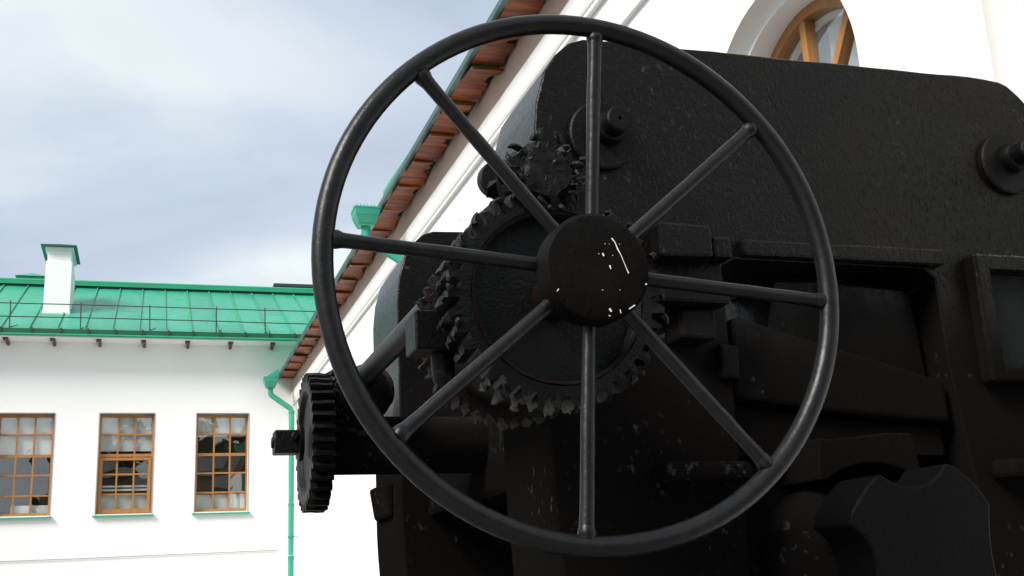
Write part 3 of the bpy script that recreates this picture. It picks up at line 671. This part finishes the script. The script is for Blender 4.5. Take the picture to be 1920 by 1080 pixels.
# side gear with square shaft end and its bearing barrel
GX, GY, GZ = .400, 3.1, 1.997
bm = bmesh.new(); gear(bm, (GX, GY, GZ), 'X', .0, .058, .166, .190, 34, .22, 4, 31, .0, (.135, .012)); sg = finish(bm, 'side_gear', IRONC, ml, 30)
bm = bmesh.new(); lathe(bm, [(.05, -.004), (.052, -.016), (.035, -.02), (0, -.02)], (GX, GY, GZ), 'X', 32); finish(bm, 'gear_boss', IRONC, sg, 35)
bm = bmesh.new(); box(bm, GX-.082, GX-.004, GY-.034, GY+.034, GZ-.031, GZ+.031); tube(bm, [(GX-.03, GY-.036, GZ+.012), (GX-.03, GY-.05, GZ+.012)], .011, 10); tube(bm, [(GX-.088, GY, GZ), (GX-.08, GY, GZ)], .016, 10); finish(bm, 'square_shaft_end', IRONC, sg, 35, .004)
bm = bmesh.new(); lathe(bm, [(0, 0), (.05, 0), (.072, .012), (.080, .03), (.080, .32), (.08, 1.1), (0, 1.1)], (.452, GY, 1.988), 'X', 40, .0015); finish(bm, 'bearing_barrel', IRON, ml, 35)
# grease-caked bevel teeth between side gear and collar
bm = bmesh.new(); gear(bm, (.470, GY+.02, 2.075), 'X', .0, .10, .105, .128, 22, 1.3, 8, 41, .15, None); finish(bm, 'bevel_gear', GREASE, ml, 38)
bm = bmesh.new(); rb_ = random.Random(9)
for i in range(160):
    a = R(rb_.uniform(20, 200)); x = rb_.uniform(.465, .575); p = Vector((x, GY+.02+math.cos(a)*.118, 2.075+math.sin(a)*.118)); q = rb_.uniform(.004, .010)
    bmesh.ops.create_icosphere(bm, subdivisions=1, radius=q, matrix=Matrix.Translation(p))
o = finish(bm, 'grease_lumps', GREASE, ml, 60); o['kind'] = 'stuff'
# lug on the left flank of the rear housing, beams between the housings, base
bm = bmesh.new(); v = box(bm, .772, .82, 3.90, 4.16, 1.84, 1.96)
for u in v:
    if u.co.x < .8 and u.co.z < 1.9: u.co.x += .02
finish(bm, 'flank_lug', IRON, h2, 0, .02)
bm = bmesh.new(); box(bm, .90, 1.22, YF+TH-.01, 3.77, 1.83, 2.06); finish(bm, 'tie_beam', IRON, ml, 0, .02)
bm = bmesh.new(); box(bm, 1.9, 2.2, YF+TH-.01, 3.77, .9, 2.6); finish(bm, 'tie_beam', IRON, ml, 0, .02)
bm = bmesh.new(); box(bm, .6, 2.5, 2.0, 4.4, 0, .08); finish(bm, 'base_plate', IRON, ml, 0, .01)
bpy.data.objects.remove(hw)

# ================================================================== what stands across the yard, behind the viewer, mirrored in the panes
OCHRE = mat('ochre_render', (.20, .17, .11), .85, var=(.16, .14, .09), vscale=.6)
SLATE = mat('grey_slate', (.07, .07, .075), .6)
yb_ = thing('yard_building', (0, -12, 0), 'low ochre building across the yard, mirrored in the small-paned windows', 'building')
bm = bmesh.new(); box(bm, -4.0, 9.4, -24, -12, 0, 7.2); finish(bm, 'wall', OCHRE, yb_, 0)
bm = bmesh.new(); v = box(bm, -4.3, 9.8, -24.4, -11.6, 7.21, 8.6)
for u in v:
    if u.co.z > 8: u.co.y = -18
finish(bm, 'roof', SLATE, yb_, 0)
for i in range(5):
    for z in (1.2, 4.4):
        bm = bmesh.new(); x = -3.2+2.6*i; box(bm, x, x+1.1, -11.99, -11.95, z, z+1.7); finish(bm, 'window', GLASS, yb_, 0)
BARK = mat('grey_brown_bark', (.09, .065, .045), .9)
LEAF = mat('green_leaves', (.05, .075, .02), .6, var=(.09, .08, .02), vscale=1.5)
tr_ = random.Random(12)
for (x, y, h, lb_) in ((-14, -27, 8.6, 'leafy tree beside the ochre building, farthest from the machine'), (-6.2, -26, 8.0, 'shortest leafy tree behind the ochre building'), (-2.2, -27, 12.5, 'tallest leafy tree behind the ochre building'), (3.6, -26, 11.2, 'leafy tree behind the ochre building, nearest the machine')):
    t = thing('tree', (x, y, 0), lb_, 'tree', 'trees behind the ochre building')
    bm = bmesh.new(); tube(bm, [(x, y, 0), (x+.1, y, h*.35), (x, y+.1, h*.85)], [.22, .17, .05], 9)
    for i in range(6):
        a = tr_.uniform(0, 6.28); z = h*tr_.uniform(.4, .7); tube(bm, [(x, y, z), (x+math.cos(a)*h*.13, y+math.sin(a)*h*.13, z+h*.12), (x+math.cos(a)*h*.22, y+math.sin(a)*h*.22, z+h*.22)], [.09, .06, .02], 6)
    finish(bm, 'trunk', BARK, t)
    bm = bmesh.new(); cl = [(Vector((x, y, h*.66))+Vector((tr_.gauss(0, h*.12), tr_.gauss(0, h*.12), tr_.gauss(0, h*.13))), h*tr_.uniform(.07, .13)) for _ in range(16)]
    for i in range(2600):
        c, r_ = tr_.choice(cl); d = Vector((tr_.gauss(0, 1), tr_.gauss(0, 1), tr_.gauss(0, 1))).normalized()*r_*tr_.uniform(.5, 1.05); p = c+d
        u = Vector((tr_.gauss(0, 1), tr_.gauss(0, 1), tr_.gauss(0, 1))).normalized(); w_, q_ = frame_of(u); sz = tr_.uniform(.22, .42)
        bm.faces.new([bm.verts.new(p+w_*sz), bm.verts.new(p+q_*sz*.6), bm.verts.new(p-w_*sz), bm.verts.new(p-q_*sz*.6)])
    finish(bm, 'crown', LEAF, t, 0)
